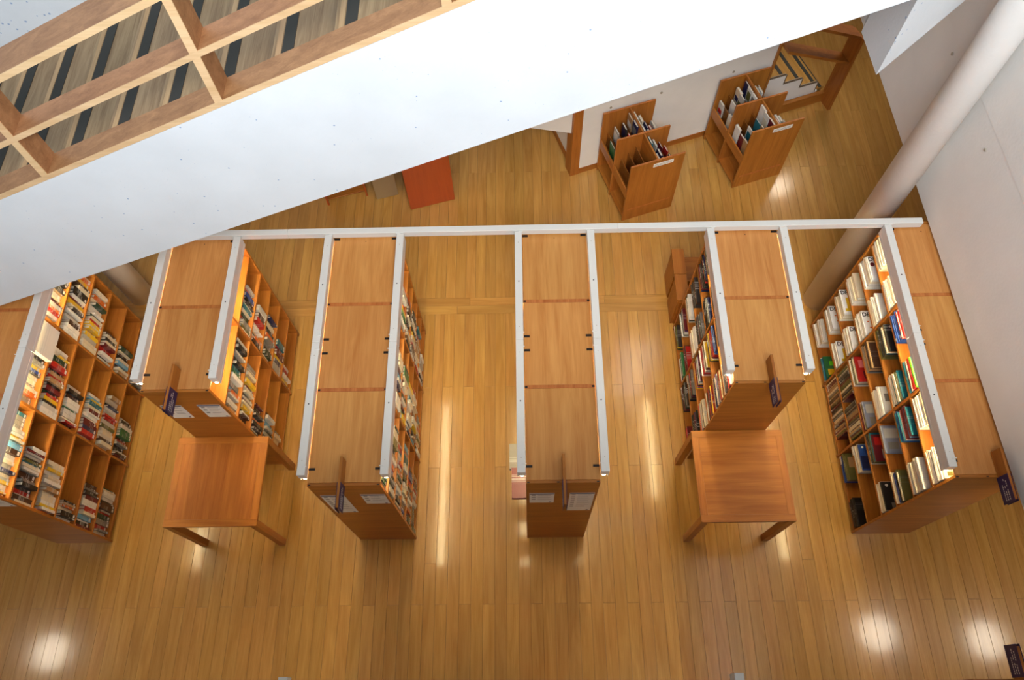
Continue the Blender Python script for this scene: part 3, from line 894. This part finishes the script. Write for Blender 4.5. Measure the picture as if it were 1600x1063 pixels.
SHORTC = {0: 'leftmost bookcase', 1: 'short left bookcase', 2: 'bookcase left of centre', 3: 'middle bookcase', 4: 'short right bookcase', 5: 'magazine bookcase'}
def size_word(s):
    if s['t'] > 0.036: return 'thick '
    if s['t'] < 0.02: return 'slim '
    return ''
def book_label(s):
    w = {'book': 'book', 'art_book': 'art book', 'magazine': 'magazine'}[s['kind']]
    endw = {('book', 1): 'near end', ('book', -1): 'far end'}.get((s['kind'], s['dirn']), 'far end')
    bay = BAY[s['nb']][s['mod']]
    if s['side']:
        how = '%s up in %s' if s.get('flat') else '%s in %s'
        return '%s %s, %s, %s shelf, %s, %s' % (s['col'], 'book' if w == 'art book' else w, how % (ordn(s['i']), s['side']), ROWN[s['row']], bay, SHORTC[s['case']])
    fc = ''
    if s['case'] == 3:
        fc = ('right ' if s['dirn'] > 0 else 'left ')
    return '%s%s %s, %s along %s%s shelf, %s of %s' % (size_word(s), s['col'], w, ordn(s['i']), fc, ROWN[s['row']], bay, SHORTC[s['case']])
def rank(s):
    if s.get('flat'):
        q = project((s['x'], s['y'] + s['h'] / 2, s['z']))
        if q is None or not (-5 < q[0] < 1605 and -5 < q[1] < 1068): return 0
        return s['t'] * s['h'] / q[2] ** 2 * (0.4 if s['row'] == 5 else 1.0)
    q = project((s['x'], s['y'], s['z'] + s['h'] * 0.7))
    if q is None or not (-5 < q[0] < 1605 and -5 < q[1] < 1068):
        return 0
    v = (CAM_LOC - Vector((s['x'], s['y'], s['z'] + s['h'] / 2))).normalized()
    if v.x * s['dirn'] <= 0.02:
        return 0.0001
    if q[1] < 478 - 0.3366 * q[0]:
        return 0
    occl = 0.4 if s['row'] == 5 else 1.0
    return occl * (s['t'] * s['h'] * abs(v.x) + s['t'] * s['d'] * v.z * 0.4) / q[2] ** 2
FLAT = Matrix(((-1, 0, 0), (0, 0, 1), (0, 1, 0)))
styles = {id(s): st for s, st in COV}
def tinted(c, j=0.10):
    base = lin(PAL[c])
    k = 1 + RND.uniform(-j, j)
    return tuple(min(1, max(0.004, x * k)) for x in base[:3]) + (1.0,)
many = {}
for kind in ('book', 'art_book', 'magazine'):
    lst = [s for s in SPEC if s['kind'] == kind]
    lst.sort(key=lambda s: (id(s) in styles, rank(s)), reverse=True)
    for n, s in enumerate(lst):
        tint = tinted(s['col'])
        rz = 0 if s['dirn'] > 0 else math.pi
        if n < 300 and rank(s) > 0:
            me = MAG_ME if kind == 'magazine' else BOOK_ME if s['stick'] else BOOK_PLAIN
            st = styles.get(id(s))
            if st:
                me = me.copy()
                me.transform(Matrix.Diagonal((s['d'], s['t'], s['h'], 1)))
            o = link(kind, me, None, (s['x'], s['y'], s['z']), (0, 0, rz + RND.uniform(-0.02, 0.02) * (0 if st else 1)))
            if s.get('flat'):
                o.rotation_euler = (Matrix.Rotation(s['twist'], 3, 'Z') @ FLAT).to_euler()
            if not st:
                o.scale = (s['d'], s['t'], s['h'])
            o.color = tint
            tag(o, book_label(s), {'book': 'book', 'art_book': 'book', 'magazine': 'magazine'}[kind], '%ss on the %s' % (kind.replace('_', ' '), SHORTC[s['case']]))
            s['obj'] = o
        else:
            many.setdefault(kind, []).append((s, tint, rz))
def join_books(name, label, cat, items):
    v = []; f = []; mi = []; cols = []
    for s, tint, rz in items:
        b = len(v); c = math.cos(rz)
        for x, y, z in BV:
            if s.get('flat'):
                v.append((s['x'] - x * s['d'], s['y'] + z * s['h'], s['z'] + y * s['t']))
            else:
                v.append((s['x'] + x * s['d'] * c, s['y'] + y * s['t'], s['z'] + z * s['h']))
        f += [tuple(b + i for i in q) for q in BF]; mi += BM_
        cols += [tint] * len(BF)
    me = mesh_from(v, f, [M['cover_many'], M['pages'], M['paper']], mi)
    at = me.attributes.new('tint', 'FLOAT_COLOR', 'FACE')
    for i, cc in enumerate(cols):
        at.data[i].color = cc
    o = link(name, me)
    o['kind'] = 'stuff'
    o['label'] = label; o['category'] = cat
for kind, lab, cat in (('book', 'remaining closely packed books on the steeply seen shelves', 'books'), ('art_book', 'remaining art books on the short right bookcase', 'books'), ('magazine', 'remaining thin magazines on the magazine bookcase', 'magazines')):
    if kind in many:
        join_books('packed_' + kind + 's', lab, cat, many[kind])
# printed covers facing the aisle end on the magazine shelves
INKS = {k: plain('print_' + k.replace(' ', '_'), v, 0.4) for k, v in PAL.items()}
def cover(s, style):
    o = s.get('obj')
    if o is None:
        return
    d, t, h = s['d'], s['t'], s['h']
    yl = t / 2          # magazine is turned half round: local +y faces the near aisle
    def rect(name, u0, u1, w0, w1, col, up=0.0004):
        # u from spine outwards to fore edge, w from foot to head
        return box(name, (-u1 * d, yl + 0.0001, w0 * h), (-u0 * d, yl + 0.0001 + up, w1 * h), INKS[col], o)
    if style.startswith('DE'):
        o.color = lin((236, 236, 238))
        me = text_mesh('DE', 0.062, INKS['black'])
        tx = link('cover_title', me, o, (-0.03 * d, yl + 0.0006, 0.80 * h), (math.pi / 2, 0, math.pi))
        c = {'DE_red': 'maroon', 'DE_rust': 'orange', 'DE_yellow': 'yellow', 'DE_plain': 'pale grey'}[style]
        if style == 'DE_red':
            link('cover_picture', cyl_mesh(0.022, 0.0006, INKS[c], 20), o, (-0.19 * d, yl + 0.0002, 0.66 * h), (-math.pi / 2, 0, 0))
            rect('cover_picture', 0.42, 0.95, 0.08, 0.42, 'grey')
        elif style == 'DE_rust':
            for u, w in ((0.22, 0.55), (0.30, 0.3), (0.55, 0.62), (0.62, 0.36)):
                rect('cover_picture', u, u + 0.10, w, w + 0.05, c)
        else:
            rect('cover_picture', 0.25, 0.92, 0.18, 0.66, c)
            rect('cover_picture', 0.12, 0.45, 0.10, 0.22, c if style == 'DE_yellow' else 'white')
        return
    bgc = {'green': 'green', 'orange': 'orange', 'black': 'black', 'navy': 'white', 'red': 'red', 'slate': 'slate', 'leaf': 'cream', 'maroon': 'maroon', 'photo': 'black', 'sky': 'blue', 'leafgrey': 'olive'}[style]
    o.color = lin(PAL[bgc])
    if style == 'navy':
        me = text_mesh('TELVA', 0.03, INKS['maroon'])
        link('cover_title', me, o, (-0.55 * d, yl + 0.0006, 0.6 * h), (math.pi / 2, -math.pi / 2, math.pi))
        rect('cover_picture', 0.1, 0.4, 0.45, 0.75, 'grey')
        rect('cover_picture', 0.72, 0.99, 0.02, 0.98, 'navy')
    elif style == 'photo':
        link('cover_picture', cyl_mesh(0.014, 0.0006, INKS['white'], 18), o, (-0.25 * d, yl + 0.0002, 0.88 * h), (-math.pi / 2, 0, 0))
        rect('cover_picture', 0.45, 0.75, 0.05, 0.45, 'grey'); rect('cover_picture', 0.3, 0.5, 0.05, 0.25, 'grey')
    elif style == 'leaf':
        for u0, u1, w0, w1, c in ((0.12, 0.4, 0.5, 0.85, 'green'), (0.3, 0.6, 0.25, 0.55, 'green'), (0.15, 0.5, 0.08, 0.2, 'olive'), (0.6, 0.9, 0.1, 0.5, 'yellow')):
            rect('cover_picture', u0, u1, w0, w1, c)
    elif style == 'green':
        rect('cover_picture', 0.15, 0.5, 0.2, 0.45, 'yellow'); rect('cover_picture', 0.3, 0.8, 0.6, 0.8, 'lime green')
    elif style == 'slate':
        rect('cover_picture', 0.1, 0.9, 0.55, 0.9, 'pale grey'); rect('cover_picture', 0.2, 0.7, 0.15, 0.4, 'grey')
    elif style == 'orange':
        for q in range(4):
            rect('cover_picture', 0.15 + 0.18 * q, 0.27 + 0.18 * q, 0.62, 0.86, 'cream')
    elif style == 'black':
        link('cover_picture', cyl_mesh(0.012, 0.0006, INKS['white'], 18), o, (-0.3 * d, yl + 0.0002, 0.92 * h), (-math.pi / 2, 0, 0))
    elif style == 'sky':
        rect('cover_picture', 0.02, 0.98, 0.05, 0.55, 'navy', 0.0003); link('cover_picture', cyl_mesh(0.012, 0.0006, INKS['white'], 18), o, (-0.2 * d, yl + 0.0002, 0.9 * h), (-math.pi / 2, 0, 0))
    elif style == 'red':
        rect('cover_picture', 0.15, 0.75, 0.55, 0.85, 'pink'); rect('cover_picture', 0.3, 0.9, 0.12, 0.4, 'maroon')
    elif style == 'maroon':
        rect('cover_picture', 0.1, 0.5, 0.6, 0.9, 'red'); rect('cover_picture', 0.4, 0.95, 0.1, 0.45, 'pale grey')
    elif style == 'leafgrey':
        rect('cover_picture', 0.1, 0.9, 0.5, 0.9, 'tan'); rect('cover_picture', 0.2, 0.6, 0.1, 0.35, 'olive')
for s, st in COV:
    cover(s, st)
def odd_book(label, dims, loc, col, rz, kind='book', rot=None):
    o = link(kind, BOOK_PLAIN, None, loc, rot or (0, 0, rz)); o.scale = dims; o.color = lin(PAL[col])
    return tag(o, label, 'book', 'books sticking out of their shelves')
# covers and volumes sticking out from the middle bookcase and others
odd_book('large maroon volume jutting out on the left of the middle bookcase', (0.30, 0.045, 0.27), (X3 - 0.125, 0.045, ROWZ[4] + 0.024), 'maroon', 0, 'book', FLAT.to_euler())
odd_book('grey folder jutting out on the left of the middle bookcase', (0.30, 0.05, 0.24), (X3 - 0.150, 0.40, ROWZ[3] + 0.027), 'grey', 0, 'book', FLAT.to_euler())
odd_book('white boxed volume facing out on the top shelf of the leftmost bookcase', (0.05, 0.30, 0.26), (X0 + W + 0.035, 1.42, ROWZ[5] + 0.002), 'white', 0)
gb = link('art_book', BOOK_PLAIN.copy(), None, (X4 - 0.012, 1.645, ROWZ[0] + 0.215), FLAT.to_euler())
gb.data.transform(Matrix.Diagonal((0.22, 0.05, 0.285, 1))); gb.color = lin(PAL['green'])
tag(gb, 'thick green book with white lettering topping the lowest near pile, short right bookcase', 'book', 'art books on the short right bookcase')
link('spine_title', text_mesh('JEAN NOUVEL', 0.036, INKS['white']), gb, (0.0006, 0.013, 0.015), (0, math.pi / 2, 0)).rotation_euler = Matrix(((0, 0, 1), (0, -1, 0), (1, 0, 0))).to_euler()
box('spine_band', (-0.001, -0.0245, 0.27), (0.0008, 0.0245, 0.284), INKS['cream'], gb)

# shelf labels on the magazine bookcase and the short right bookcase
for cs, mod, row in ((5, 0, 0), (5, 0, 1), (5, 2, 0), (4, 1, 0), (4, 0, 0), (4, 0, 1)):
    ys = CASE[cs][2]; yb = ys[mod + 1] - 0.03
    o = box('shelf_label', (CASE[cs][1] - 0.003, yb - 0.085, ROWZ[row] + 0.001), (CASE[cs][1] + 0.001, yb, ROWZ[row] + 0.032), M['paper'])
    o.location.x -= 0.0
    tag(o, 'small white label at the %s shelf of the %s, %s' % (ROWN[row], SHORTC[cs], BAY[len(ys) - 1][mod]), 'label', 'white shelf labels')

# ------------------------------------------------------------------ leaflet stands by the stair wall
def stand(label, px, py, ang, seed, items):
    R2 = random.Random(seed)
    t = thing('leaflet_stand', label, 'display stand', (px, py, 0), ang, 'wooden leaflet stands by the stair wall')
    WD, DP, HT, T = 0.668, 0.864, 1.03, 0.022
    mid = DP * 0.5
    for nm, y in (('front_panel', T / 2), ('middle_panel', mid), ('back_panel', DP - T / 2)):
        z0 = 0.0
        box(nm, (0, y - T / 2, z0), (WD, y + T / 2, HT), M['cherry_z'], t, 0.0015)
        box('top_edge', (0.001, y - T / 2 + 0.001, HT + 0.0002), (WD - 0.001, y + T / 2 - 0.001, HT + 0.004), M['edge'], t)
    box('seam_strip', (0.05, -0.002, 0.20), (WD - 0.05, -0.0002, 0.225), M['edge'], t)
    lb = box('title_label', (WD * 0.42, -0.003, HT - 0.10), (WD * 0.42 + 0.25, -0.0002, HT - 0.045), M['paper'], t)
    for q in range(2):
        box('lettering', (-0.11, -0.0019, -0.014 + q * 0.018), (0.10, -0.0015, -0.008 + q * 0.018), M['ink'], lb)
    for k, (a, b) in enumerate(((T, mid - T / 2), (mid + T / 2, DP - T))):
        box('spine_board', (WD / 2 - 0.009, a + 0.0005, 0.30), (WD / 2 + 0.009, b - 0.0005, HT), M['cherry_y'], t)
        box('base_board', (0.002, a + 0.0005, 0.055), (WD - 0.002, b - 0.0005, 0.08), M['cherry_y'], t)
        for sd in (0, 1):
            xl = (0.002, 0.020) if sd == 0 else (WD - 0.020, WD - 0.002)
            box('lip_board', (xl[0], a + 0.0005, 0.44), (xl[1], b - 0.0005, 0.58), M['cherry_y'], t, 0.001)
            xi = (0.021, WD / 2 - 0.010) if sd == 0 else (WD / 2 + 0.010, WD - 0.021)
            box('tray_floor', (xi[0], a + 0.0005, 0.44), (xi[1], b - 0.0005, 0.455), M['cherry_y'], t)
            for q in range(3):
                f = 0.085 * (q + 1) if sd == 0 else WD - 0.085 * (q + 1) - 0.004
                zt = 0.60 + 0.075 * (q + 1)
                box('step_divider', (f, a + 0.0005, 0.456), (f + 0.008, b - 0.0005, zt), M['cherry_y'], t)
                g = f - 0.012 if sd == 0 else f + 0.020
                box('acrylic_pocket', (g, a + 0.02, 0.47), (g + 0.003, b - 0.02, zt + 0.03), M['acrylic'], t)
    c, s_ = math.cos(ang), math.sin(ang)
    for n, (comp, tier, pos, col, wdt, thk) in enumerate(items):
        a = (T, mid + T / 2)[comp % 2]
        left = comp < 2
        lx = 0.028 + 0.085 * tier + 0.02 if left else WD - (0.028 + 0.085 * tier + 0.02) - thk
        ly = a + 0.01 + pos * (mid - 2 * T - wdt - 0.012)
        lz = 0.50 + 0.085 * tier
        hh = 0.235 + R2.uniform(-0.02, 0.02)
        # leaflet standing with its cover to the open side, leaning back a little
        wx = px + c * (lx + thk) - s_ * ly; wy = py + s_ * (lx + thk) + c * ly
        o = link('leaflet', BOOK_PLAIN, None, (wx, wy, lz), (0, 0, ang))
        me = BOOK_PLAIN.copy()
        me.transform(Matrix.Diagonal((wdt, thk, hh, 1)))
        o.data = me
        lean = R2.uniform(0.02, 0.07)
        # spine along the stand's depth axis
        o.rotation_euler = (lean if left else -lean, 0, ang - math.pi / 2)
        o.color = tinted(col)
        pic = R2.choice(['white', 'grey', 'tan', 'red', 'teal', 'cream', 'navy', 'olive'])
        if col in ('white', 'cream', 'pale grey') or R2.random() < 0.5:
            yy = -thk / 2 if left else thk / 2
            lo, hi = sorted((yy, yy - 0.0006 if left else yy + 0.0006))
            box('cover_picture', (-wdt * 0.9, lo, hh * 0.2), (-wdt * 0.1, hi, hh * R2.uniform(0.5, 0.85)), INKS[pic], o)
        where = ['left front tray', 'left back tray', 'right front tray', 'right back tray'][comp]
        tag(o, '%s leaflet, %s in the %s of the stand by the %s' % (col, ordn(n), where, 'passage' if 'passage' in label else 'stair'), 'leaflet', 'leaflets in the stands')
def fill_items(seed, comps, skip):
    R2 = random.Random(seed); out = []
    for cpt in comps:
        for tier in range(4):
            for pos in (0.05, 0.5, 0.95):
                if R2.random() < skip: continue
                out.append((cpt, tier, min(1, max(0, pos + R2.uniform(-0.08, 0.08))), R2.choice(['white', 'white', 'white', 'white', 'cream', 'pale grey', 'pale grey', 'red', 'maroon', 'navy', 'teal', 'charcoal', 'tan']), R2.uniform(0.10, 0.125), R2.uniform(0.012, 0.028)))
    return out
it1 = [(1, 0, 0.35, 'green', 0.14, 0.012), (1, 1, 0.85, 'pale grey', 0.13, 0.015), (1, 2, 0.05, 'red', 0.13, 0.018), (1, 2, 0.75, 'charcoal', 0.12, 0.02), (1, 3, 0.4, 'navy', 0.12, 0.02), (1, 3, 0.95, 'tan', 0.12, 0.015),
       (1, 1, 0.2, 'white', 0.1, 0.01)] + fill_items(3, (2, 3), 0.25)
it2 = fill_items(11, (0, 1), 0.12) + fill_items(12, (2, 3), 0.6)
stand('leaflet stand beside the dark passage, half empty', 1.384, 3.903, math.radians(18.2), 5, it1)
stand('leaflet stand beside the stair foot, full of leaflets', 2.820, 4.379, math.radians(17.9), 6, it2)

# ------------------------------------------------------------------ cabinets below the upper stair
def cabinet(name, label, px, py, ang, w, d, h, mat, mat_top):
    t = thing(name, label, 'cabinet', (px, py, 0), ang)
    T = 0.022
    box('front_panel', (0, 0, 0.012), (w, T, h), mat, t, 0.0015)
    box('plinth', (0.01, 0.012, 0.0), (w - 0.01, d, 0.0115), M['black'], t)
    box('side_panel', (0, T + 0.0005, 0.012), (T, d, h - T), mat_top, t)
    box('side_panel', (w - T, T + 0.0005, 0.012), (w, d, h - T), mat_top, t)
    box('top_panel', (0, T + 0.0005, h - T + 0.0005), (w, d, h), mat_top, t, 0.0015)
    box('back_panel', (T, d - T, 0.012), (w - T, d, h - T), mat_top, t)
    return t
AC = math.radians(15.5)
cabinet('information_desk', 'orange wooden desk front half hidden below the white stair parapet', -1.272, 4.125, AC, 0.575, 0.5, 1.05, M['orange'], M['cherry_y'])
cabinet('grey_cabinet', 'small grey cabinet left of the orange desk', -1.715, 4.295, AC, 0.28, 0.45, 0.75, M['grey_board'], M['grey_board'])
t = thing('book_trolley', 'edge of a reddish wooden trolley left of the grey cabinet', 'trolley', (-1.86, 4.36, 0), AC)
box('side_panel', (0, 0, 0.0), (0.022, 0.4, 0.8), M['orange'], t, 0.001)
box('side_panel', (-0.5, 0, 0.0), (-0.478, 0.4, 0.8), M['orange'], t, 0.001)
box('tray', (-0.4775, 0.002, 0.4), (-0.0005, 0.398, 0.42), M['cherry_x'], t, 0.001)
box('tray', (-0.4775, 0.002, 0.1), (-0.0005, 0.398, 0.12), M['cherry_x'], t, 0.001)

# wooden step seat behind the short right bookcase
t = thing('step_stool', 'wooden stepped seat standing behind the short right bookcase', 'stool', (1.842, 2.452, 0))
box('side_panel', (0.0, 0.0, 0.0), (0.022, 0.30, 0.55), M['cherry_z'], t, 0.0015)
box('side_panel', (0.0, 0.345, 0.0), (0.022, 0.655, 0.55), M['cherry_z'], t, 0.0015)
box('end_panel', (0.0225, 0.0, 0.0), (0.45, 0.022, 0.50), M['cherry_x'], t, 0.0015)
box('end_panel', (0.0225, 0.633, 0.0), (0.45, 0.655, 0.40), M['cherry_x'], t, 0.0015)
box('top_board', (-0.012, -0.004, 0.5505), (0.125, 0.325, 0.572), M['cherry_y'], t, 0.0015)
box('top_board', (-0.012, 0.331, 0.5505), (0.125, 0.66, 0.572), M['cherry_y'], t, 0.0015)
box('seat_board', (0.0225, 0.345, 0.40), (0.45, 0.632, 0.422), M['cherry_x'], t, 0.0015)
box('riser_board', (0.10, 0.320, 0.18), (0.45, 0.342, 0.422), M['cherry_x'], t, 0.0015)
box('seat_board', (0.0225, 0.0225, 0.18), (0.45, 0.319, 0.20), M['cherry_x'], t, 0.0015)
